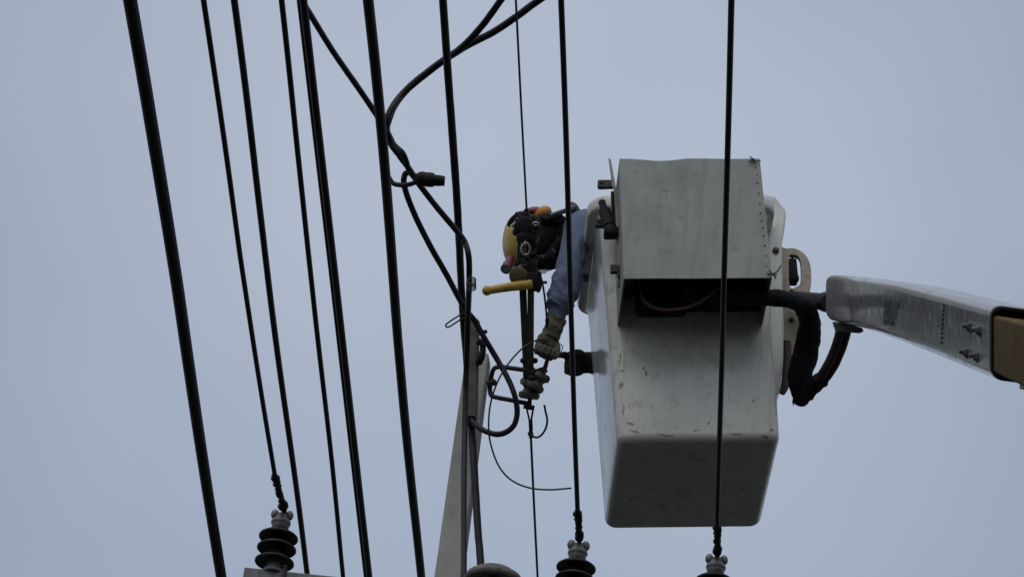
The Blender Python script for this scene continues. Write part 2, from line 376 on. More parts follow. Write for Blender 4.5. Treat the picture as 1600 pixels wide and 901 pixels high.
def clone(src, p, label):
    c = src.copy(); COL.objects.link(c); c.location = p; c['label'] = label; c['org'] = list(p)
    for ch in list(src.children):
        k = ch.copy(); COL.objects.link(k); k.parent = c
    return c
i2 = clone(i1, p2, 'dark insulator between the wide disc fitting and the bucket, cut off by the picture')
i3 = clone(i1, p3, 'dark insulator below the bucket floor with only its grey head and top shed showing')
dc = un(771, 908, 11.28)
b = MB(); b.lathe(dc, Vector((0, 0, 1)), [(.001, .02), (.050, .018), (.060, .0), (.072, -.006), (.098, -.010), (.104, -.004), (.105, .004), (.098, .018), (.07, .038), (.03, .05), (.001, .052)], 48)
do = thing('disc_fitting', (dc.x, dc.y, dc.z - .1), 'wide dark round disc fitting at the bottom edge beside the concrete pole', 'disc fitting')
b.build('disc', 'disc', do)
b = MB(); b.rod(dc + Vector((0, 0, .01)), Vector((dc.x, dc.y, zt - .03)), .022); b.build('stem', 'iron', do)

# ------------------------------------------------------------------ overhead conductors
def straight(name, pts, rad, material, label, group='overhead wires running overhead', near=9, far=14, cat='wire', seg=10, jig=0):
    a, z = pts[0], pts[-1]
    P = [a + (pts[0] - pts[1]).normalized() * near] + pts + [z + (pts[-1] - pts[-2]).normalized() * far] if far else [a + (pts[0] - pts[1]).normalized() * near] + pts
    Q = []
    for i in range(len(P) - 1):
        k = 14 if 0 < i < len(P) - 2 else 8
        Q += [P[i].lerp(P[i + 1], j / k) for j in range(k)]
    Q.append(P[-1])
    if jig: Q = [q + Vector((noise.noise(q * .7), 0, noise.noise(q * .7 + Vector((9, 0, 0))))) * jig for q in Q]
    b = MB(); b.tube(Q, rad, seg); return tag(b.build(name, material), label, cat, group)
def hz(pxs, z): return [atz(x, y, z) for x, y in pxs]
H = CAM.z
straight('overhead_cable', hz([(205, 0), (277, 450), (345, 901)], H + 4.9), .0193, 'black', 'thickest black overhead cable, leftmost in the picture', jig=.012)
zi = (p1 + Vector((0, 0, .238))).z
wB = straight('overhead_wire', hz([(316.5, 0), (375, 400), (430, 745)], zi) + [p1 + Vector((.004, -.02, .244)), atz(431.5, 990, p1.z + .244)], .0085, 'cond', 'thin black wire tied down on the fully visible left insulator', jig=.006)
straight('overhead_cable', hz([(363, 0), (421.5, 450), (481, 901)], H + 5.5), .0108, 'black', 'black cable just right of the wire tied to the left insulator', jig=.008)
straight('overhead_cable', hz([(437, 0), (489, 450), (537.5, 901)], H + 5.7), .0093, 'black', 'thin black cable next left of the close pair of cables', jig=.008)
straight('overhead_cable', hz([(474, 0), (526, 450), (577.5, 901)], H + 5.3), .0112, 'black', 'thicker right hand cable of the close running pair', 'close pair of black cables')
straight('overhead_cable', hz([(467.5, 0), (520, 450), (571.5, 901)], H + 5.42), .0078, 'black', 'thinner left hand cable of the close running pair', 'close pair of black cables')
straight('overhead_cable', hz([(575, 0), (617, 450), (657, 901)], H + 5.1), .0150, 'black', 'thick black cable crossing in front of the cable junction', jig=.010)
straight('overhead_wire', hz([(877, 0), (890, 400), (903, 800)], zi) + [p2 + Vector((0, -.02, .244))], .0085, 'cond', 'thin black wire passing in front of the worker to an insulator', jig=.004)
straight('overhead_wire', hz([(1143, 0), (1132, 400), (1121, 830)], zi) + [p3 + Vector((0, -.02, .244))], .0088, 'cond', 'thin black wire crossing in front of the white bucket', jig=.004)
# tie wires wound round the tied conductors
def tie(par, A, B, name='tie_wire'):
    b = MB(); n_ = 60; d = (B - A); t = d.normalized(); u_, v_ = perp(t); P = []
    for i in range(n_ + 1):
        k = i / n_; P.append(A + d * k + (u_ * math.cos(k * 46) + v_ * math.sin(k * 46)) * (.009 + .003 * math.sin(k * 9)))
    b.tube(P, .0042, 6)
    b.tube([A.lerp(B, j / 24) for j in range(25)], lambda t_: .0105 + .0035 * math.sin(t_ * 27) * math.sin(t_ * 13 + 1), 10, rough=.35, rs=60)
    b.ball(A, .0155, rough=.4, rs=60); b.ball(A.lerp(B, .45), .014, rough=.4, rs=60); b.ball(A.lerp(B, .9), .016, .018, .02, rough=.4, rs=60)
    return b.build(name, 'tape', par)
tie(wB, atz(430, 746, zi), p1 + Vector((.004, -.02, .244)))
w2 = [o for o in bpy.data.objects if o.get('label', '').startswith('thin black wire passing')][0]; tie(w2, atz(903, 802, zi), p2 + Vector((0, -.02, .244)))
w3 = [o for o in bpy.data.objects if o.get('label', '').startswith('thin black wire crossing')][0]; tie(w3, atz(1120.8, 824, zi), p3 + Vector((0, -.02, .244)))
# the cable that comes down to the pole
b = MB()
pts = [un(692, 0, 11.6) + (un(692, 0, 11.6) - un(715, 330, 12.55)) * 7, un(692, 0, 11.6), un(704, 170, 12.1), un(715, 330, 12.55), un(722, 470, 13.06), un(729, 560, 13.14), un(736, 655, 13.10), un(741.5, 740, 12.96), un(747, 830, 12.80), un(753, 905, 12.66), un(775, 1250, 12.0)]
b.tube(spline(pts, 10), .0152, 10, rough=.08, rs=40)
tag(b.build('overhead_cable', 'grey_cable'), 'dark grey cable running down to the pole behind the guard strip', 'wire', 'overhead wires running overhead')
# the dead-ended line with the hoist on it
zh = un(822, 325, 13.1).z
b = MB(); P = [atz(806, 0, zh)]; P = [P[0] + (P[0] - atz(814, 160, zh)).normalized() * 8] + P + [atz(814, 160, zh), un(823, 330, 13.1)]
b.tube(P, .0044, 8); b.build('overhead_wire', 'bare'); lo = bpy.data.objects['overhead_wire'] if False else [o for o in bpy.data.objects if o.name.startswith('overhead_wire')][-1]
tag(lo, 'very thin wire running up from the top of the ratchet hoist', 'wire', 'overhead wires running overhead')
b = MB(); q0 = un(829.5, 682, 13.12); z0 = q0.z
P = [q0, atz(834.5, 790, z0), atz(840, 901, z0)]; P.append(P[-1] + (P[-1] - P[-2]).normalized() * 16)
b.tube(P, .0052, 8)
lw = tag(b.build('overhead_wire', 'bare'), 'very thin wire running down from the spool clamp to the bottom edge', 'wire', 'overhead wires running overhead')
b = MB(); b.tube([un(822, 634, 13.1), un(827, 655, 13.12), un(829, 662, 13.12)], .0042, 8); b.tube([un(834, 634, 13.1), un(831, 650, 13.12), un(829.5, 662, 13.12)], .0042, 8)
b.tube(spline([un(829, 656, 13.12), un(829.5, 670, 13.12), un(829.5, 684, 13.12)]), .0085, 8, rough=.4, rs=80); b.ball(un(829, 677, 13.12), .012)
b.build('dead_end_grip', 'tape', lw)

# ------------------------------------------------------------------ loose cables around the pole head
G2 = 'loose cables at the pole head'
def at2(px, py, d, qx, qy):
    z = un(px, py, d).z; q = atz(qx, qy, z); p0 = un(px, py, d); dv = (q - p0).normalized(); return [p0 + dv * (.22 * i) for i in range(40, 0, -1)]
def cable(name, pts, r_, material, label, cat='cable', k=12, rough=.05, seg=10, group=G2, pre=[]):
    P = pre + [un(*p) for p in pts]; b = MB(); b.tube(spline(P, k), r_, seg, rough=rough, rs=30)
    return tag(b.build(name, material), label, cat, group)
cable('branch_cable', [(783, 0, 12.0), (752, 42, 12.1), (722, 74, 12.2), (690, 97, 12.3), (655, 124, 12.35), (628, 148, 12.35), (611, 172, 12.3), (604, 192, 12.29), (604, 208, 12.34), (612, 226, 12.35), (622, 240, 12.36)], .0135, 'grey_cable', 'upper of the two black cables curving in from the top edge', pre=at2(783, 0, 12.0, 850, -100))
cable('branch_cable', [(843, 0, 12.05), (806, 27, 12.1), (770, 51, 12.18), (736, 68, 12.24), (700, 90, 12.3), (668, 113, 12.38), (638, 138, 12.4), (617, 164, 12.36), (607, 188, 12.33), (604, 203, 12.36), (611, 222, 12.37), (621, 239, 12.37)], .0140, 'grey_cable', 'lower of the two black cables curving in from the top edge', pre=at2(843, 0, 12.05, 980, -90))
cable('branch_cable', [(480, 15, 12.1), (520, 80, 12.2), (556, 132, 12.3), (582, 170, 12.35), (604, 205, 12.35), (622, 240, 12.36), (638, 262, 12.36), (655, 288, 12.38), (682, 323, 12.45), (703, 348, 12.5), (718, 366, 12.52), (727, 380, 12.52), (732.5, 402, 12.5), (733, 440, 12.6), (731, 500, 12.85), (728.5, 580, 12.95), (726.5, 650, 12.9), (725, 750, 12.72), (725, 905, 12.45), (726, 1200, 11.9)], .0118, 'purple_cable', 'long cable slanting from the top left to the pole and straight down it', k=10, pre=at2(480, 15, 12.1, 400, -118))
cable('branch_cable', [(600, 196, 12.3), (612, 222, 12.33), (628, 238, 12.30), (634, 250, 12.33), (640, 268, 12.4), (652, 282, 12.36)], .0112, 'grey_cable', 'short cable twisted round the slanting cable above the taped end')
lp_ = cable('branch_cable', [(604, 207, 12.37), (599, 228, 12.39), (600, 256, 12.4), (611, 283, 12.4), (624, 289, 12.38), (640, 288, 12.36), (654, 283, 12.34), (668, 281, 12.34)], .0095, 'grey_cable', 'short looping cable stub ending in a fat black taped end')
b = MB(); s0, s1 = un(648, 276, 12.33), un(695, 283, 12.33)
b.tube(spline([s0, un(655, 278, 12.33), un(672, 281, 12.33), un(682, 282, 12.33), s1], 6), lambda t: (.012 + .016 * min(1, t * 3.4)) if t < .66 else .0235 - (t - .66) * .012, 14, rough=.10, rs=50); b.build('taped_end', 'tape', lp_)
cable('branch_cable', [(655, 283, 12.37), (643, 271, 12.42), (634, 271, 12.44), (631, 284, 12.44), (636, 305, 12.45), (650, 340, 12.5), (672, 384, 12.55), (696, 426, 12.65), (714, 460, 12.8), (728, 484, 12.9), (741, 500, 12.98), (757, 528, 12.98), (776, 560, 12.98), (793, 590, 12.95), (804, 617, 12.92), (808, 642, 12.92), (804, 662, 12.92), (792, 674, 12.93), (776, 678, 12.95), (758, 673, 12.98), (744, 664, 13.02), (736, 655, 13.05)], .0118, 'purple_cable', 'cable sagging past the pole top and looping back into the guard strip', k=10)
b = MB(); P = []
for i in range(145):
    a = i / 144 * 2 * math.pi * 4.6; c_ = un(736.5, 437 + 15 * i / 144, 12.45)
    P.append(c_ + RT * .0165 * math.cos(a) + (FW * .72 + UP * .70) * .0165 * math.sin(a))
b.tube(P, .0030, 6); tag(b.build('wire_coil', 'bare'), 'small coil of thin wire hanging on the cable above the pole top', 'wire coil')
b = MB(); b.tube(spline([un(724, 489, 12.95), un(712, 496, 12.95), un(700, 504, 12.95), un(696.5, 508, 12.95), un(700, 511, 12.95), un(712, 504, 12.95), un(724, 496, 12.95)], 8), .0034, 8)
tag(b.build('wire_clip', 'bare'), 'thin hairpin wire clip poking out left of the pole top', 'clip')
b = MB(); b.tube(spline([un(860, 532, 13.0), un(848, 530, 13.0), un(832, 534, 12.98), (un(815, 545, 12.95)), un(795, 567, 12.92), un(778, 595, 12.9), (un(767, 628, 12.9)), un(763.5, 660, 12.9), un(766, 690, 12.9), un(778, 725, 12.9), (un(797, 748, 12.9)), un(825, 761, 12.9), (un(858, 764.5, 12.9)), un(893, 762, 12.9)], 10), .0036, 8)
tag(b.build('loose_wire', 'bare'), 'thin loose wire bowing from the gloved hand round to a free end', 'wire')
b = MB(); b.tube(spline([un(829.5, 678, 13.1), un(837, 683, 13.08), un(846, 679, 13.08), un(853, 668, 13.08), un(855, 655, 13.08), un(852.5, 643, 13.08), un(850.5, 632, 13.08)], 8), .0046, 8)
tag(b.build('wire_tail', 'bare'), 'short hooked wire tail curling up beside the spool clamp', 'wire')

# ------------------------------------------------------------------ ratchet hoist on the dead-ended line
D = 13.08
ho = thing('ratchet_hoist', un(824, 575, D), 'dark ratchet hoist with yellow handle hanging in front of the helmeted head', 'hoist')
b = MB()
b.rod(un(822.5, 326, D), un(825, 348, D), .009, .014)
b.box(un(826, 352, D), frame((RT * .94 - UP * .34).normalized(), FW, (UP * .94 + RT * .34).normalized()), (.034, .025, .030), .009)
b.box(un(813, 350, D), frame((RT * .8 + UP * .6).normalized(), FW, (UP * .8 - RT * .6).normalized()), (.030, .02, .020), .008)
b.ball(un(806, 362, D), .015, .02, .017); b.ball(un(830, 341, D), .018, rough=.5, rs=40)
b.box(un(823, 368, D), IMG, (.030, .022, .018), .006)
b.box(un(829, 416, D), IMG, (.026, .022, .028), .008); b.box(un(835, 438, D), IMG, (.030, .026, .036), .009)
b.ball(un(822, 410, D), .020, rough=.4, rs=40); b.ball(un(836, 448, D), .022, rough=.4, rs=40)
b.rod(un(840, 441, D), un(855, 441, D), .0058); b.ball(un(841, 454, D), .0085); b.rod(un(838, 447, D), un(841, 454, D), .005)
b.box(un(814, 388, D + .04), IMG, (.015, .012, .065), .006)
rj = random.Random(11)
for k in range(30):
    v_ = rj.random(); cx_ = 825 + 7 * v_ + rj.uniform(-15, 15) * (1 - .35 * v_); q = un(cx_, 338 + 112 * v_, D + rj.uniform(-.03, .03))
    dv = (RT * rj.uniform(-1, 1) + UP * rj.uniform(-1, 1) + FW * rj.uniform(-.4, .4)).normalized(); l_ = rj.uniform(.006, .022)
    b.rod(q - dv * l_, q + dv * l_, rj.uniform(.003, .008), rj.uniform(.003, .007), 8)
b.ball(un(808, 345, D), .014, rough=.5, rs=50); b.rod(un(812, 338, D), un(835, 352, D), .009); b.box(un(838, 352, D), IMG, (.016, .018, .026), .007); b.rod(un(828, 370, D), un(831, 412, D), .010); b.ball(un(833, 398, D), .014, rough=.5, rs=50); b.box(un(812, 371, D - .01), IMG, (.014, .016, .016), .005); b.rod(un(812, 376, D), un(815, 410, D), .007)
b.build('body', 'iron', ho)
b = MB(); b.torus(un(821.5, 389, D - .02), FW, .017, .0055, ex=1.45, up=UP); b.build('hook_ring', 'steel', ho); b = MB(); b.torus(un(817, 378, D - .01), (FW + RT * .8), .010, .004, ex=1.3, up=UP)
b.build('hook_ring', 'steel', ho); b = MB(); b.torus(un(837, 350, D - .04), (FW + UP * .6), .011, .0045, ex=.7, up=UP); b.build('hook_ring', 'steel', ho)
b = MB(); b.rod(un(799, 354, D - .02), un(806, 347, D - .02), .0075, .006); b.build('hook_latch', 'steel', ho)
b = MB()
for i in range(7):
    b.torus(un(836 - 1.0 * math.sin(i), 360 + i * 8.5, D - .01), (FW if i % 2 else RT), .0075, .0032, 16, 1.6, UP)
b.build('chain', 'iron', ho)
b = MB(); b.lathe(un(813, 430, D - .01), (FW + RT * .45 + UP * .2), [(.001, -.03), (.034, -.03), (.040, -.024), (.034, -.012), (.034, .012), (.040, .024), (.034, .03), (.001, .03)], 24); b.build('drum', 'olive', ho)
b = MB(); b.tube(spline([un(763, 453.5, D - .10), un(790, 449, D - .08), un(812, 446, D - .05), un(829, 444, D - .03)], 6), lambda t: .0165 + .0045 * t, 16)
b.ball(un(761, 453.8, D - .10), .0205, .0205, .0205)
b.build('handle', 'yellow', ho)
b = MB()
def band(p0, p1, w0, w1, th=.006):
    q0, q1 = un(*p0), un(*p1); rings = []
    for q, ww in ((q0, w0), (q1, w1)):
        rings.append([q - RT * ww - FW * th, q + RT * ww - FW * th, q + RT * ww + FW * th, q - RT * ww + FW * th])
    b.loft(rings, smooth=False)
band((817, 450, D), (822, 578, D), .0150, .0125); s1_ = b.build('strap', 'strap', ho, bevel=.002)
b = MB(); band((829.3, 450, D - .015), (829, 586, D - .015), .0137, .0128); b.build('strap', 'strap', ho, bevel=.002)
b = MB(); b.tube(spline([un(842, 424, D - .03), un(847, 440, D - .04), un(850.5, 460, D - .05), un(853, 482, D - .05), un(854.5, 500, D - .05)], 8), .0042, 8)
b.tube(spline([un(854.3, 498, D - .05), un(856.5, 512, D - .05), un(860, 528, D - .05)], 8), lambda t: .0085 - .002 * t, 8)
tag(b.build('hanging_cord', 'black'), 'thin black cord hanging from the hoist into the upper gloved hand', 'cord')

# ------------------------------------------------------------------ aerial lift: bucket, cover, mount, boom, hoses
lift = thing('aerial_lift', (BO.x + .3, BO.y + .35, BO.z), 'white aerial work bucket with square metal cover on a white and yellow boom', 'aerial lift')
LO = Vector(lift['org'])
def rrect(z, oL, oR, oN, oF, rad, seg=7):
    e = TAPER * z
    x0, x1, y0, y1 = -e - oL, BW + e + oR, -e - oN, BD + e + oF
    P = []
    for cx_, cy_, a0 in ((x1 - rad, y1 - rad, 0), (x0 + rad, y1 - rad, 90), (x0 + rad, y0 + rad, 180), (x1 - rad, y0 + rad, 270)):
        for i in range(seg + 1):
            a = R(a0 + 90 * i / seg); P.append(bl(cx_ + rad * math.cos(a), cy_ + rad * math.sin(a), z))
    return P
b = MB(); rings = []
fr = .035
for i in range(7):
    a = R(90 * i / 6); o = -fr * (1 - math.sin(a)); rings.append(rrect(fr * (1 - math.cos(a)), o, o, o, o, max(.012, .05 + o)))
for z in (.12, .25, .4, .55, .7, .85, .97): rings.append(rrect(z, 0, 0, 0, 0, .05))
for z, o in ((1.045, .002), (1.062, .012), (1.068, .030), (1.072, .040), (1.085, .044), (1.112, .044), (1.122, .040), (1.126, .032), (1.126, .0)):
    rings.append(rrect(z, o, o, o * .3, o, .05 + o * .9))
for z, o in ((1.118, -.012), (1.09, -.018), (.6, -.018), (.06, -.018), (.045, -.03), (.04, -.05)): rings.append(rrect(z, o, o, o, o, .05))
b.loft(rings)
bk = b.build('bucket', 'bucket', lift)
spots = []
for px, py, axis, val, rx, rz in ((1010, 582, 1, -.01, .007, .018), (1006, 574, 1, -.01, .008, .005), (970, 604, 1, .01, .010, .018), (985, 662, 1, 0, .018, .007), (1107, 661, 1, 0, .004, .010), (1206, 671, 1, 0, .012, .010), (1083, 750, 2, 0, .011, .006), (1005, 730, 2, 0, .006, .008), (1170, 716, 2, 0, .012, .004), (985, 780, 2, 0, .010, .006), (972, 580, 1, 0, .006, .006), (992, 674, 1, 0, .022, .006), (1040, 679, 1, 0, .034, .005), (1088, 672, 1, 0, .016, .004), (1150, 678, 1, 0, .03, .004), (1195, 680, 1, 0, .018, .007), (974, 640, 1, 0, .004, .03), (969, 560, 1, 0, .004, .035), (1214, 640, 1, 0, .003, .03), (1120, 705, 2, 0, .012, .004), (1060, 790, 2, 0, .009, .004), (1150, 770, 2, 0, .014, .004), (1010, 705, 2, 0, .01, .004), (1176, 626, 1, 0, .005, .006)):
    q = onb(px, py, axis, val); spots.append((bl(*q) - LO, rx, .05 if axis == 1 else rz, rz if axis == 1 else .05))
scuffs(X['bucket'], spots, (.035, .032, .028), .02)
# metal cover box hung on the near face, open at the bottom
PR = -.365
cTL, cTR, cBR, cBL = [Vector(onb(x, y, 1, PR)) for x, y in ((968, 248), (1187, 248), (1206.5, 434), (974.5, 435))]
cov = MB(); nx, ny = 24, 16; vs = []
for j in range(ny + 1):
    for i in range(nx + 1):
        u_, v_ = i / nx, j / ny
        q = cTL.lerp(cTR, u_).lerp(cBL.lerp(cBR, u_), v_)
        dip = math.exp(-((u_ - .36) / .10) ** 2) * math.exp(-(v_ / .10) ** 2)
        top_ = (1 - v_) ** 2; dent = math.exp(-((u_ - .30) / .06) ** 2 - ((v_ - .26) / .09) ** 2)
        q = q + Vector((0, -.004 * noise.noise(Vector((u_ * 3, v_ * 3, 4))) + .006 * dent, -.010 * math.exp(-((u_ - .29) / .13) ** 2) * math.exp(-(v_ / .10) ** 2) - .003 * math.exp(-((u_ - .40) / .03) ** 2) * math.exp(-(v_ / .06) ** 2)))
        vs.append(q)
fs = [(j * (nx + 1) + i, j * (nx + 1) + i + 1, (j + 1) * (nx + 1) + i + 1, (j + 1) * (nx + 1) + i) for j in range(ny) for i in range(nx)]
cov.add([bl(*q) for q in vs], fs); nv = len(vs)
cov.add([bl(q.x, q.y + .005, q.z) for q in vs], fs)
edge = [i for i in range(nx + 1)] + [(j + 1) * (nx + 1) - 1 for j in range(1, ny + 1)] + [ny * (nx + 1) + i for i in range(nx - 1, -1, -1)] + [j * (nx + 1) for j in range(ny - 1, 0, -1)]
cov.f += [(edge[k], edge[(k + 1) % len(edge)], nv + edge[(k + 1) % len(edge)], nv + edge[k]) for k in range(len(edge))]; cov.sm += [False] * len(edge)
def bface(x, z, y=-TAPER): return Vector((x, -TAPER * z - .001, z))
for nt_, nb_, s_ in ((cTL, cBL, 1), (cTR, cBR, -1)):
    t_ = .005
    P = [nt_ + Vector((0, .006, 0)), nb_ + Vector((0, .006, 0)), Vector((nb_.x, -TAPER * nb_.z + .0, nb_.z)), Vector((nt_.x, -TAPER * nt_.z, nt_.z))]
    cov.prism([bl(*q) for q in P], BM @ Vector((s_ * t_, 0, 0)))
P = [cTL + Vector((.006, .006, -.03)), cTR + Vector((-.006, .006, -.012)), Vector((cTR.x - .006, -.022, cTR.z - .012)), Vector((cTL.x + .006, -.022, cTL.z - .03))]
cov.prism([bl(*q) for q in P], BM @ Vector((0, 0, -.004)))
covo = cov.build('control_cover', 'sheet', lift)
q = [bl(*onb(x, y, 1, PR)) - LO for x, y in ((1037, 296), (1030, 285), (1040, 308), (1044, 298))]
scuffs(X['sheet'], [(q[0], .007, .05, .007), (q[1], .003, .05, .006), (q[2], .003, .05, .014), (q[3], .011, .05, .003)], (.06, .06, .055), .02)
for i in range(13):
    k = i / 12; q = bl(*onb(1180.5 + (1200 - 1180.5) * k + .6 * math.sin(i * 2.1), 262 + 164 * k + 3 * math.sin(i * 5.3), 1, PR))
    b = MB(); nrm = BM @ Vector((0, -1, 0)); b.lathe(q - nrm * .003, nrm, [(.0036, 0), (.0036, .004), (.002, .0052), (.0003, .0056)], 10); b.build('rivet', 'iron', covo)
for cx_, cy_, s_ in ((1180, 250, 1), (1207, 428, 1.3)):
    b = MB()
    for k in range(5):
        a = random.uniform(0, 6.28); l_ = random.uniform(6, 13) * s_
        p0 = bl(*onb(cx_, cy_, 1, PR - .006)); p1_ = bl(*onb(cx_ + l_ * math.cos(a), cy_ + l_ * .6 * math.sin(a), 1, PR - .012))
        b.tube(spline([p0, p0.lerp(p1_, .5) + Vector((random.uniform(-.006, .006), 0, random.uniform(-.006, .006))), p1_], 4), .0024, 6)
    if s_ > 1: P = [bl(*onb(x, y, 1, PR - .004)) for x, y in ((1203, 428), (1209, 427), (1214, 424), (1218, 419), (1220, 415))]; b.tube(spline(P, 5), .0028, 6)
    b.build('binding_wire', 'iron', covo)
# thin upright side plate, brackets, valve at the left of the cover
def rnd(poly, k=5):
    n_ = len(poly); o = []
    for i in range(n_):
        a, b_, c, d = [Vector((*poly[(i + j) % n_], 0)) for j in (-1, 0, 1, 2)]
        for j in range(k):
            t = j / k; q = .5 * ((2 * b_) + (c - a) * t + (2 * a - 5 * b_ + 4 * c - d) * t * t + (3 * b_ - a - 3 * c + d) * t ** 3); o.append((q.x, q.y))
    return o
def bprism(poly, y, th, name, material, parent, holes=(), bevel=.0, smooth=False):
    if smooth: poly = rnd(poly); holes = [rnd(h) for h in holes]
    b = MB(); b.prism([bl(*onb(px, py, 1, y)) for px, py in poly], BM @ Vector((0, th, 0)), [[bl(*onb(px, py, 1, y)) for px, py in h] for h in holes])
    return b.build(name, material, parent, bevel=bevel)
bprism([(951, 247), (954.5, 249), (962, 290), (968, 325), (972, 352), (973, 372), (968, 400), (970, 330), (963, 300), (957, 290)], -.26, .012, 'side_plate', 'sheet', lift)
bprism([(959, 296), (966, 296), (972, 380), (975, 435), (967, 440), (965, 380)], -.20, .05, 'side_plate', 'sheet', lift)
def circ(cx_, cy_, r_, n_=10): return [(cx_ + r_ * math.cos(6.2832 * i / n_), cy_ + r_ * math.sin(6.2832 * i / n_)) for i in range(n_)]
bprism([(934, 282), (937, 281), (960, 281), (962, 291), (937, 292), (934, 290)], -.18, .02, 'bracket_tab', 'iron', lift, [circ(940, 286.6, 2.3)])
bprism([(930, 342), (942, 342), (943, 353), (930, 352)], -.12, .02, 'bracket_tab', 'iron', lift, [circ(936, 347, 1.9)])
bprism([(954, 413), (970, 414), (970, 432), (966, 431), (964, 424), (954, 424)], -.22, .02, 'bracket_tab', 'iron', lift)
b = MB(); v0, v1 = bl(*onb(940.5, 316, 1, -.12)), bl(*onb(955, 362, 1, -.20))
b.tube(spline([v0, v0.lerp(v1, .3), v0.lerp(v1, .34), v0.lerp(v1, .8), v0.lerp(v1, .84), v1], 3), lambda t: .015 if t < .33 else (.025 if t < .75 else .022), 16)
b.box(bl(*onb(956, 364, 1, -.20)), BM, (.032, .028, .016), .007); b.tube(spline([bl(*onb(957, 360, 1, -.19)), bl(*onb(958, 335, 1, -.19)), bl(*onb(957, 300, 1, -.19))]), .007, 8)
b.build('valve', 'dark', lift)
b = MB(); b.box(bl(.44, -.12, .66), BM, (.17, .09, .10), .02); b.box(bl(.20, -.08, .64), BM, (.10, .05, .10), .015); b.rod(bl(.05, -.10, .62), bl(.6, -.16, .56), .02); b.build('control_block', 'dark', lift)
b = MB(); b.tube(spline([bl(*onb(x, y, 1, -.26)) for x, y in ((1000, 430), (1001, 455), (1008, 472), (1030, 483), (1060, 483), (1085, 476), (1105, 464), (1124, 448), (1133, 436))], 8), .0065, 10); b.build('control_hose', 'copper', lift)
b = MB(); 
q = bl(*onb(1187, 451, 1, -.2)); b.ball(q, .004); b.build('small_bolt', 'steel', lift)
# right hand mounting panel and beige plate
bprism([(1190, 303), (1207, 305), (1214, 310), (1227, 326), (1228.5, 336), (1225, 364), (1221.5, 382), (1222, 400), (1223, 440), (1224.5, 500), (1224, 560), (1220, 604), (1214, 618), (1196, 560), (1186, 440), (1180, 330)], .16, .10, 'mount_panel', 'bucket', lift, bevel=.008)
b = MB(); qb = bl(*onb(1212.5, 391, 1, .155)); b.lathe(qb + BM @ Vector((0, .004, 0)), BM @ Vector((0, -1, 0)), [(.014, 0), (.014, .008), (.008, .014), (.0005, .015)], 14); b.build('mount_bolt', 'olive', lift)
slot = [(1233, 402), (1240, 398), (1247, 400), (1251, 408), (1252, 425), (1251, 440), (1246, 447), (1234, 447)]
bprism([(1205, 391), (1228, 388), (1241, 388), (1254, 394), (1263, 405), (1267, 420), (1267.5, 440), (1266, 452), (1261, 460), (1256, 468), (1248, 484), (1250.5, 500), (1249, 548), (1245, 553), (1230, 553), (1222, 552), (1206, 520)], .32, .025, 'mount_plate', 'beige', lift, [slot], .003, True)
for x, y in ((1237, 456), (1236.5, 500)):
    b = MB(); b.lathe(bl(*onb(x, y, 1, .322)), BM @ Vector((0, -1, 0)), [(.011, 0), (.011, .006), (.006, .01), (.0004, .011)], 12); b.build('mount_bolt', 'rust', lift)
b = MB(); b.box(bl(*onb(1234, 425, 1, .36)), BM, (.03, .03, .052), .008); b.rod(bl(*onb(1238, 422, 1, .35)), bl(*onb(1237.5, 399, 1, .35)), .010, .004); b.ball(bl(*onb(1241, 436, 1, .35)), .020, rough=.4, rs=40); b.build('hydraulic_fitting', 'dark', lift)
b = MB(); b.tube(spline([bl(*onb(x, y, 1, .30)) for x, y in ((1229, 535), (1229, 570), (1227, 600), (1221, 613))], 5), lambda t: .020 - .004 * t, 12); b.build('pivot_arm', 'hose', lift)
b = MB(); b.rod(un(1240, 468, 13.2), un(1298, 472, 12.75), .036, .034, 20); b.rod(un(1291, 471.5, 12.80), un(1300, 472, 12.7), .042, .042, 20); b.build('pivot_shaft', 'iron', lift)
# boom --------------------------------------------------------------------------
LAT = 6300.0
def bsec(px, yt, yb, d, wd, rad, seg=6, inset=0.0):
    T, B_ = un(px, yt, d), un(px, yb, d); v = (T - B_); h = v.length; v.normalize()
    e = (Vector((1, 0, 0)) - v * v.x).normalized(); e = (e - v * .13).normalized(); v = (v + e * 0).normalized(); c0 = B_
    P = []
    for (cx_, cy_), a0 in (((wd - rad, h - rad), 0), ((rad, h - rad), 90), ((rad, rad), 180), ((wd - rad, rad), 270)):
        for i in range(seg + 1):
            a = R(a0 + 90 * i / seg); rr = rad - inset
            P.append(c0 + e * (cx_ + rr * math.cos(a)) + v * (cy_ + rr * math.sin(a)))
    return P
b = MB()
stn = [(1290.6, 436, 491), (1291.2, 431, 496.5), (1293.5, 428.8, 499.5), (1306, 428.3, 503), (1330, 430, 509), (1365, 434, 519), (1400, 439, 532), (1440, 448.5, 548), (1500, 463.5, 573), (1546, 475, 592)]
rings = []
for px, yt, yb in stn:
    d = LAT / (px - 800) if px > 1306 else LAT / 506 + (1306 - px) * .004
    wd = .18; rings.append(bsec(px, yt, yb, d, wd, {1290.6: .018, 1291.2: .022, 1293.5: .024, 1306: .026, 1330: .030}.get(px, .034)))
dE = LAT / 746
inn = bsec(1546, 475, 592, dE, .18, .034, inset=.006); inn2 = bsec(1528, 470.5, 584.5, LAT / 728 + .12, .18, .034, inset=.007)
rings += [inn, inn2]
b.loft(rings, (True, True))
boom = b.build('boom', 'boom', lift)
b = MB()
ya = bsec(1543, 490, 578, 6342 / 743 + .15, .150, .010); y0 = bsec(1551.5, 492.5, 581.5, 6342 / 751.5, .150, .010); y1 = bsec(1604, 507, 607, 6342 / 804, .150, .010)
def extr(a_, c_, k): return [p + (q - p) * k for p, q in zip(a_, c_)]
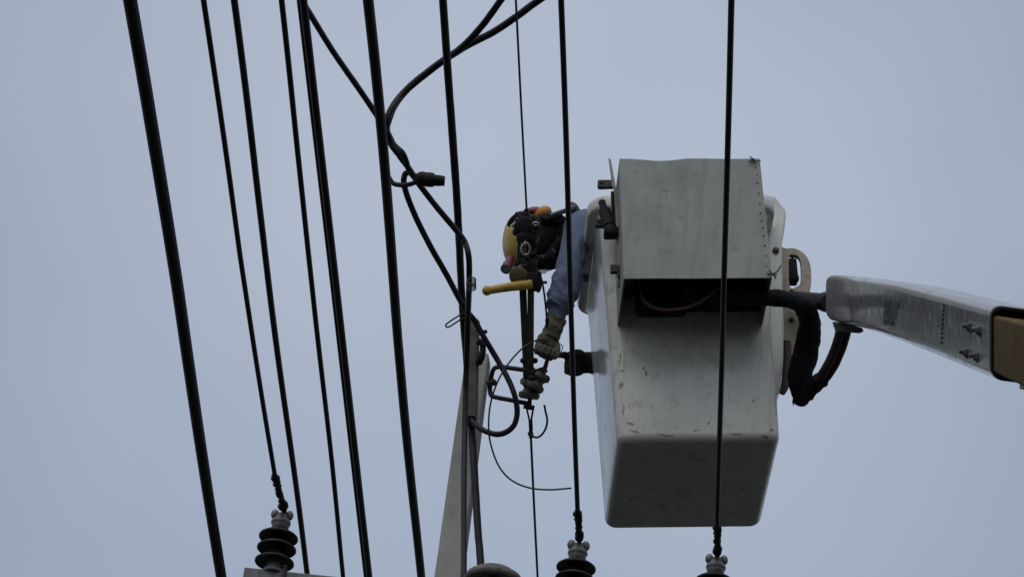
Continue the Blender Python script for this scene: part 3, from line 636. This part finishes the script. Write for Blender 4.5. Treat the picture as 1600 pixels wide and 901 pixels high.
b2_ = MB(); b2_.loft([bsec(1546, 475, 592, dE - .001, .18, .034, inset=.0025), bsec(1547.5, 475.4, 592.6, LAT / 747.5, .18, .034, inset=.003), bsec(1547.5, 475.4, 592.6, LAT / 747.5, .18, .034, inset=.010), bsec(1538, 473, 588.5, LAT / 738, .18,   .034, inset=.010)], (False, False)); b2_.build('sleeve_gap_shade', 'dark', boom)  # black ring added to stand in for the shadowed gap at the sleeve mouth
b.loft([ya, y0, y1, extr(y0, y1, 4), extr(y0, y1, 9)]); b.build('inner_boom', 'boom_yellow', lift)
b = MB(); b.box(un(1601, 602, 7.95) + Vector((.03, 0, 0)), frame(Vector((1, 0, 0)), FW, _u), (.03, .08, .011), .004); b.build('boom_pad', 'arm', boom)
for x, y in ((1517, 510), (1532, 515.5), (1512, 550), (1528, 556)):
    b = MB(); q = un(x, y, LAT / (x - 800)); nx_ = Vector((-1, 0, 0))
    b.rod(q - nx_ * .004, q + nx_ * .004, .018, .018, 16); b.rod(q, q + nx_ * .011, .014, .013, 6); b.rod(q, q + nx_ * .024, .0075, .007, 10)
    b.build('sleeve_bolt', 'arm', boom)
b = MB(); P = [un(x, y, LAT / (x - 800)) + Vector((-.002, 0, 0)) for x, y in ((1476, 475), (1475, 490), (1473, 515), (1471.5, 540))]
for k in range(9):
    a0_, a1_ = P[0].lerp(P[-1], k / 9), P[0].lerp(P[-1], (k + .6) / 9); b.rod(a0_, a1_, .0022)
b.build('seam', 'iron', boom)
b = MB(); b.prism([un(x, y, 12.35) for x, y in ((1304, 503), (1309, 518), (1344, 520.5), (1350, 517), (1346, 510), (1318, 502))], FW * .10); b.build('tip_bracket', 'arm', boom, bevel=.004)
# lettering on the boom's side
fc = bpy.data.curves.new('lettering', 'FONT'); fc.body = 'VERSALIFT'; fc.extrude = 0; fc.offset = .04
to = bpy.data.objects.new('tmp', fc); COL.objects.link(to); bpy.context.view_layer.update()
tm = bpy.data.meshes.new_from_object(to.evaluated_get(bpy.context.evaluated_depsgraph_get()))
xs = [v.co.x for v in tm.vertices]; ys = [v.co.y for v in tm.vertices]; x0, x1, y0_, y1_ = min(xs), max(xs), min(ys), max(ys)
def dd(px): return LAT / (px - 800)
tl, tr, br, bl_ = un(1383.5, 467, dd(1383.5)), un(1406, 470.5, dd(1406)), un(1400, 511, dd(1400)), un(1378.5, 506, dd(1378.5))
b = MB(); vv = []
for v in tm.vertices:
    u_, t_ = (v.co.x - x0) / (x1 - x0), (v.co.y - y0_) / (y1_ - y0_); vv.append(bl_.lerp(br, u_).lerp(tl.lerp(tr, u_), t_) + Vector((-.004, 0, 0)))
b.add(vv, [tuple(p.vertices) for p in tm.polygons], False); b.build('lettering', 'ink', boom)
bpy.data.objects.remove(to)
# hoses
b = MB(); P = [un(*p) for p in ((1085, 462, 12.62), (1150, 462, 12.6), (1205, 465, 12.62), (1232, 468, 12.66), (1252, 476, 12.75), (1263, 492, 12.82), (1265, 515, 12.85), (1260, 545, 12.86), (1252, 575, 12.86), (1250, 600, 12.86), (1251, 622, 12.86))]
b.tube(spline(P, 10), lambda t: .034 + .016 * min(1, max(0, (t - .35) * 4)) - .022 * max(0, (t - .85) / .15) ** 2, 16, rough=.16, rs=26)
for k in range(16):
    a = random.uniform(0, 6.28); q = un(1250 + 9 * math.cos(a), 616, 12.86 + .02 * math.sin(a)); b.rod(q, q + Vector((random.uniform(-.012, .012), random.uniform(-.01, .01), -random.uniform(.02, .05))), .006, .002, 6)
b.build('wrapped_hose', 'wrap', lift)
for off, s_ in ((-5.5, 0), (5.5, .015)):
    b = MB(); P = [un(*p) for p in ((1322 + off, 498, 12.5), (1318 + off, 518, 12.52), (1310 + off, 545, 12.58), (1296 + off, 575, 12.66), (1277 + off * .9, 600, 12.74), (1258 + off * .6, 616, 12.82))]
    b.tube(spline([p + FW * s_ for p in P], 10), .0185, 12, rough=.06, rs=30); b.build('boom_hose', 'hose', lift)
b = MB(); b.tube(spline([un(1284, 592, 12.72), un(1270, 604, 12.76), un(1258, 616, 12.82), un(1251, 622, 12.86)], 6), .034, 12, rough=.35, rs=40); b.build('hose_sleeve', 'wrap', lift)

# ------------------------------------------------------------------ the worker
def skin(name, verts, edges, radii, material, parent, sub=2, wrinkle=0, ws=18, root=0, sq=None):
    o = Vector(parent['org'])
    me = bpy.data.meshes.new(name); me.from_pydata([Vector(v) - o for v in verts], edges, [])
    ob = bpy.data.objects.new(name, me); COL.objects.link(ob)
    ob.modifiers.new('skin', 'SKIN').use_smooth_shade = True
    for i, r_ in enumerate(radii):
        sv = me.skin_vertices[0].data[i]; sv.radius = r_ if isinstance(r_, tuple) else (r_, r_); sv.use_root = (i == root)
    s_ = ob.modifiers.new('sub', 'SUBSURF'); s_.levels = sub; s_.render_levels = sub
    bpy.context.view_layer.update()
    me2 = bpy.data.meshes.new_from_object(ob.evaluated_get(bpy.context.evaluated_depsgraph_get()))
    bpy.data.objects.remove(ob)
    if wrinkle:
        nn = [v.normal.copy() for v in me2.vertices]
        for v, n_ in zip(me2.vertices, nn):
            q = v.co * ws; k = noise.noise(Vector((q.x * .7, q.y * .7, q.z * 1.7))) + .5 * noise.noise(q * 2.1)
            if name == 'shirt': k = .8 * k + 1.1 * (.35 - abs(noise.noise(Vector((q.x * 1.5 + q.z * .8, q.y * 1.5, q.z * 2.3 - q.x * .9)))))
            v.co += n_ * (k * wrinkle)
    for p in me2.polygons: p.use_smooth = True
    me2.name = name; me2.materials.clear(); me2.materials.append(X[material])
    ob = bpy.data.objects.new(name, me2); COL.objects.link(ob); ob['org'] = list(o); ob.parent = parent
    return ob
hipc = un(1062, 398, 13.52)
feetz = bl(.35, .45, .05)
per = thing('person', feetz, 'person in blue shirt and yellow helmet leaning out of the bucket to work', 'person')
J = dict(pel=hipc, wst=un(1005, 402, 13.55), che=un(945, 398, 13.56), nck=un(886, 385, 13.54), hd0=un(862, 381, 13.53), hd1=un(838, 381, 13.52), hd2=un(812, 380, 13.50),
         shn=un(898, 358, 13.38), eln=un(883, 446, 13.16), wrn=un(867, 508, 13.06), shf=un(902, 425, 13.72), elf=un(966, 545, 13.98), wrf=un(921, 566.5, 13.64))
hl = bl(.30, .33, .97); hr_ = bl(.34, .56, .97); J['pel'] = bl(.30, .45, 1.0)
kl, kr_ = bl(.36, .30, .53), bl(.40, .60, .53); al, ar_ = bl(.34, .33, .10), bl(.38, .58, .10); tl_, tr_2 = bl(.24, .30, .075), bl(.27, .55, .075)
a_ = (J['hd2'] - J['nck']).normalized()                             # towards the crown
fdir = (-UP * 1.0 - FW * .15); fdir = (fdir - a_ * fdir.dot(a_)).normalized(); sdir = a_.cross(fdir)
nose = J['hd1'] + fdir * .124 - a_ * .0; chin = J['hd0'] + fdir * .075 + a_ * .02
def hand_pts(w, d, side, curl, spread=.0, length=.085, palm=.095):
    """chains for five fingers; w wrist, d hand direction, side across the palm, curl the way fingers bend"""
    ch = []
    for i, (o_, l_) in enumerate(((-.030, .88), (-.010, 1.0), (.011, .95), (.031, .76))):
        k0 = w + d * palm * .55 + side * o_ * .8; k1 = w + d * palm + side * o_
        c1 = (d * .42 + curl * .90).normalized(); c2 = (-d * .35 + curl * .93).normalized(); c3 = (-d * .95 + curl * .15).normalized()
        L = length * l_
        ch.append([k0, k1, k1 + c1 * L * .45, k1 + c1 * L * .45 + c2 * L * .32, k1 + c1 * L * .45 + c2 * L * .32 + c3 * L * .25])
    b0 = w + d * .025 - side * .018; b1 = w + d * .055 - side * .040 + curl * .016; b2 = b1 + (d * .7 - side * .3 + curl * .55).normalized() * .034; b3 = b2 + (d * .75 + curl * .6 + side * .2).normalized() * .028
    ch.append([b0, b1, b2, b3]); return ch
# body: one continuous figure, pelvis first
V = [J['pel'], J['wst'], J['che'], J['nck'], J['hd0'], J['hd1'], J['hd2'], nose, J['shn'], J['eln'], J['wrn'], J['shf'], J['elf'], J['wrf'], hl, kl, al, tl_, hr_, kr_, ar_, tr_2, chin]
E_ = [(0, 1), (1, 2), (2, 3), (3, 4), (4, 5), (5, 6), (5, 7), (2, 8), (8, 9), (9, 10), (2, 11), (11, 12), (12, 13), (0, 14), (14, 15), (15, 16), (16, 17), (0, 18), (18, 19), (19, 20), (20, 21), (4, 22)]
RR = [.13, .115, .12, .055, .075, .088, .075, .016, .055, .042, .029, .055, .042, .029, .085, .055, .038, .032, .085, .055, .038, .032, .03]
skin('body', V, E_, RR, 'skin', per)
# shirt: torso and two sleeves, folds following the cloth
def sleeve(b, P, rads, cuff, seed, seg=44, k=14):
    Q = spline(P, k); n_ = len(Q); t0 = (Q[1] - Q[0]).normalized(); nn = (FW - t0 * FW.dot(t0)).normalized(); rings = []
    for i, q in enumerate(Q):
        t = (Q[min(i + 1, n_ - 1)] - Q[max(i - 1, 0)]).normalized(); nn = (nn - t * nn.dot(t)).normalized(); bb = t.cross(nn)
        u_ = i / (n_ - 1) * (len(rads) - 1); j = min(int(u_), len(rads) - 2); f = u_ - j; f = f * f * (3 - 2 * f)
        r_ = rads[j] * (1 - f) + rads[j + 1] * f; L = i / (n_ - 1); ring = []
        for m_ in range(seg):
            a = 6.2832 * m_ / seg; ca, sa = math.cos(a), math.sin(a)
            w1 = 1 - abs(noise.noise(Vector((ca * 1.1 + L * 5.5, sa * 1.1 - L * 2.0, L * 6 + seed)))) * 2.2        # long diagonal ridges
            w2 = noise.noise(Vector((ca * 1.6, sa * 1.6, L * 11 + seed * 3)))                                          # bunching across
            w3 = noise.noise(Vector((ca * 4, sa * 4, L * 26 + seed)))
            bun = math.exp(-((L - cuff) / .16) ** 2)
            ring.append(q + (nn * ca + bb * sa) * (r_ * (1 + .13 * w1 + (.06 + .17 * bun) * w2 + .035 * w3)))
        rings.append(ring)
    c_ = rings[-1]; ctr = Q[-1]; rings.append([ctr + (p - ctr) * .86 for p in c_]); rings.append([ctr + (p - ctr) * .8 + (Q[-3] - Q[-1]) for p in c_])
    b.loft(rings)
b = MB()
tr = spline([un(1012, 402, 13.55), un(975, 402, 13.56), J['che'], un(920, 392, 13.56), un(898, 386, 13.55), un(884, 385, 13.54)], 8)
b.tube(tr, lambda t: .135 - .075 * max(0, t - .62) / .38, 40, sq=.98, rough=.10, ref=FW, rs=9)
sleeve(b, [un(925, 352, 13.45), un(906, 352, 13.40), un(900, 372, 13.34), un(896, 397, 13.27), un(890, 420, 13.21), un(886, 440, 13.16), un(880, 457, 13.12), un(876, 470, 13.10), un(873, 480, 13.09), un(870.5, 489, 13.08), un(867.5, 508, 13.06)],
       [.060, .056, .052, .051, .054, .056, .055, .054, .052, .036, .031], .66, 2.0)
sleeve(b, [un(918, 415, 13.62), J['shf'], un(938, 478, 13.9), J['elf'], un(948, 558, 13.84), un(930, 565, 13.70)], [.06, .066, .06, .056, .048, .044], .5, 7.0)
b.build('shirt', 'shirt', per)
V = [J['wst'], J['pel'], hl, kl, bl(.34, .33, .16), hr_, kr_, bl(.38, .58, .16)]
skin('trousers', V, [(0, 1), (1, 2), (2, 3), (3, 4), (1, 5), (5, 6), (6, 7)], [.13, .145, .105, .078, .062, .105, .078, .062], 'trousers', per, 2, .006, 14)
for k, t_ in ((al, tl_), (ar_, tr_2)):
    b = MB(); d_ = BM @ Vector((-1, 0, 0)); b.box(k + d_ * .05 - BM @ Vector((0, 0, .03)), BM, (.14, .05, .022), .015); b.tube([k - BM @ Vector((0, 0, .02)), k + BM @ Vector((0, 0, .1))], .055, 14); b.build('boot', 'dark', per)
# gloves with five fingers each
def glove(w, d, side, curl, material, fat=1.0, idx_out=None, cuff=1.0):
    """palm, cuff and five fingers fused into one surface"""
    ch = hand_pts(w, d, side, curl); fr_ = frame(side, curl, d); b = MB()
    b.ball(w + d * .058, .046 * fat, .026 * fat, .056, fr_); b.ball(w + d * .085 + curl * .006, .044 * fat, .022 * fat, .026, fr_)
    b.tube(spline([w - d * .058, w - d * .03, w, w + d * .03], 5), lambda t: (.040 - .006 * t) * fat * cuff, 18, rough=.16, rs=40)
    for ci, c in enumerate(ch):
        if ci == 0 and idx_out is not None: c = [c[0], c[1], c[1] + idx_out * .036, c[1] + idx_out * .062, c[1] + idx_out * .083]
        rr = [r_ * (1 + (fat - 1) * .6) for r_ in (.016, .0140, .0125, .0115, .0102)]
        for j in range(len(c) - 1): b.rod(c[j], c[j + 1], rr[j], rr[j + 1], 12)
        for q, r_ in zip(c, rr): b.ball(q, r_ * 1.04, seg=12)
    ob = b.build('glove', material, per)
    ob.modifiers.new('remesh', 'REMESH').mode = 'VOXEL'; ob.modifiers['remesh'].voxel_size = .0032; ob.modifiers['remesh'].use_smooth_shade = True
    sm_ = ob.modifiers.new('smooth', 'SMOOTH'); sm_.iterations = 3; sm_.factor = .5
    bpy.context.view_layer.update()
    me2 = bpy.data.meshes.new_from_object(ob.evaluated_get(bpy.context.evaluated_depsgraph_get()))
    for v in me2.vertices: v.co += Vector((noise.noise(v.co * 45), noise.noise(v.co * 45 + Vector((7, 0, 0))), noise.noise(v.co * 45 + Vector((0, 7, 0))))) * .0028
    for p in me2.polygons: p.use_smooth = True
    me2.materials.clear(); me2.materials.append(X[material]); ob.modifiers.clear(); ob.data = me2
    return ob
wn = J['wrn']; dn = (un(851, 548, 13.03) - wn).normalized(); sdn = (-RT * .9 - FW * .25); sdn = (sdn - dn * sdn.dot(dn)).normalized()
cn = dn.cross(sdn); cn = cn if cn.dot(RT) > 0 else -cn
glove(wn + dn * .026, dn, sdn, (cn * .38 - FW * .92).normalized(), 'glove', fat=1.1, cuff=.98)
wf = J['wrf']; df = (un(880, 566, 13.60) - wf).normalized(); sdf = (FW * .25 - UP * 1.0); sdf = (sdf - df * sdf.dot(df)).normalized()
cf = df.cross(sdf); cf = cf if cf.dot(FW) < 0 else -cf
glove(wf, df, sdf, cf, 'glove_dark', idx_out=(un(864, 553, 13.5) - un(886, 555, 13.58)).normalized(), fat=1.3)
b = MB(); b.tube(spline([un(874, 536, 13.06), un(879, 541, 13.06), un(877, 549, 13.06)]), .0022, 6); b.build('glove_thread', 'steel', per)
# head gear
FR = frame(sdir, fdir, a_)
hc = un(848, 382, 13.52)
hd = MB(); hd.ball(hc, .098, .110, .11, FR, 28, .10, 18); hd.ball(un(806, 343, 13.35), .046, .02, .021, frame((RT * .8 + UP * .6).normalized(), FW, (UP * .8 - RT * .6).normalized()), 20, .35, 34); hd.tube(spline([un(822, 398, 13.35), un(835, 408, 13.36), un(852, 404, 13.38), un(868, 392, 13.4), un(876, 372, 13.42)]), .022, 10, rough=.5); hd.ball(un(874, 378, 13.53), .10, .112, .080, FR, 24, .14, 16); hd.ball(un(860, 348, 13.52), .085, .04, .075, FR, 24, .2, 20)
hood = hd.build('hood', 'hood', per)
rc = un(810, 377, 13.50)
prof = []
b = MB(); rings = []
for i in range(13):
    th = R(90 * i / 12); k = math.cos(th)
    rings.append([rc + FR @ Vector(((.104 * max(k, .01)) * math.cos(2 * math.pi * j / 36), .118 * max(k, .01) * math.sin(2 * math.pi * j / 36) * (1.0), .066 * math.sin(th) * (1 + .06 * math.exp(-(math.cos(2 * math.pi * j / 36) / .25) ** 2) * k))) for j in range(36)])
b.loft(rings, (False, True))
b.loft([[rc + FR @ Vector((r1 * math.cos(2 * math.pi * j / 36), r2 * math.sin(2 * math.pi * j / 36) + (bump_ * max(0, math.sin(2 * math.pi * j / 36)) ** 2), z)) for j in range(36)] for r1, r2, z, bump_ in ((.104, .118, .002, 0), (.110, .124, .004, .006), (.118, .130, -.004, .022), (.118, .130, -.009, .022), (.106, .12, -.006, .003), (.098, .112, .0, 0))], (False, False))
hel = b.build('helmet', 'helmet', per)
b = MB(); b.loft([[rc + FR @ Vector((r1 * math.cos(2 * math.pi * j / 32), r2 * math.sin(2 * math.pi * j / 32), z)) for j in range(32)] for r1, r2, z in ((.105, .119, .018), (.109, .124, .016), (.119, .134, -.018), (.112, .126, -.024))], (False, False)); b.build('strap_band', 'dark', hel)
lc = un(797, 405, 13.34); le = un(790.5, 420, 13.26)
b = MB(); b.rod(un(802, 404, 13.36), un(797, 402, 13.35), .012); dl = (le - lc)
b.tube([lc, lc + dl * .55, lc + dl * .56, lc + dl], lambda t: .0165 if t < .5 else .0215, 18); hlm = b.build('head_lamp', 'maroon', per)
b = MB(); b.lathe(le - dl.normalized() * .002, dl.normalized(), [(.022, 0), (.023, .004), (.018, .005), (.0005, .0045)], 18); b.build('lamp_lens', 'steel', hlm)
b = MB(); b.ball(un(848, 333, 13.50), .040, .030, .028, frame((RT * .86 + UP * .5).normalized(), FW, (UP * .86 - RT * .5).normalized()), 20); b.build('ear_pad', 'orange', per)
b = MB(); b.ball(un(833, 330, 13.52), .036, .03, .019, frame((RT * .97 + UP * .2).normalized(), FW, (UP * .97 - RT * .2).normalized()), 18); b.build('neck_flap', 'maroon', per)
b = MB(); b.ball(un(894, 326, 13.62), .032, .035, .026, frame((RT * .8 - UP * .6).normalized(), FW, (UP * .8 + RT * .6).normalized()), 18, .25, 30)
b.tube(spline([un(858, 338, 13.42), un(872, 333, 13.45), un(886, 328, 13.5), un(896, 324, 13.6)]), .018, 10, sq=.5, rough=.3); b.build('harness', 'harness', per)
b = MB(); gl = un(849, 424, 13.42)
b.loft([[gl + FR @ Vector((x, y + yo, z)) for x, y, z in ((-.045, 0, -.016), (.045, 0, -.016), (.045, 0, .016), (-.045, 0, .016))] for yo in (-.002, .002)], smooth=False)
b.build('safety_glasses', 'lens', per)
b = MB(); b.ball(un(840, 347, 13.38), .013, .006, .006, IMG, 12); b.build('buckle', 'steel', per)
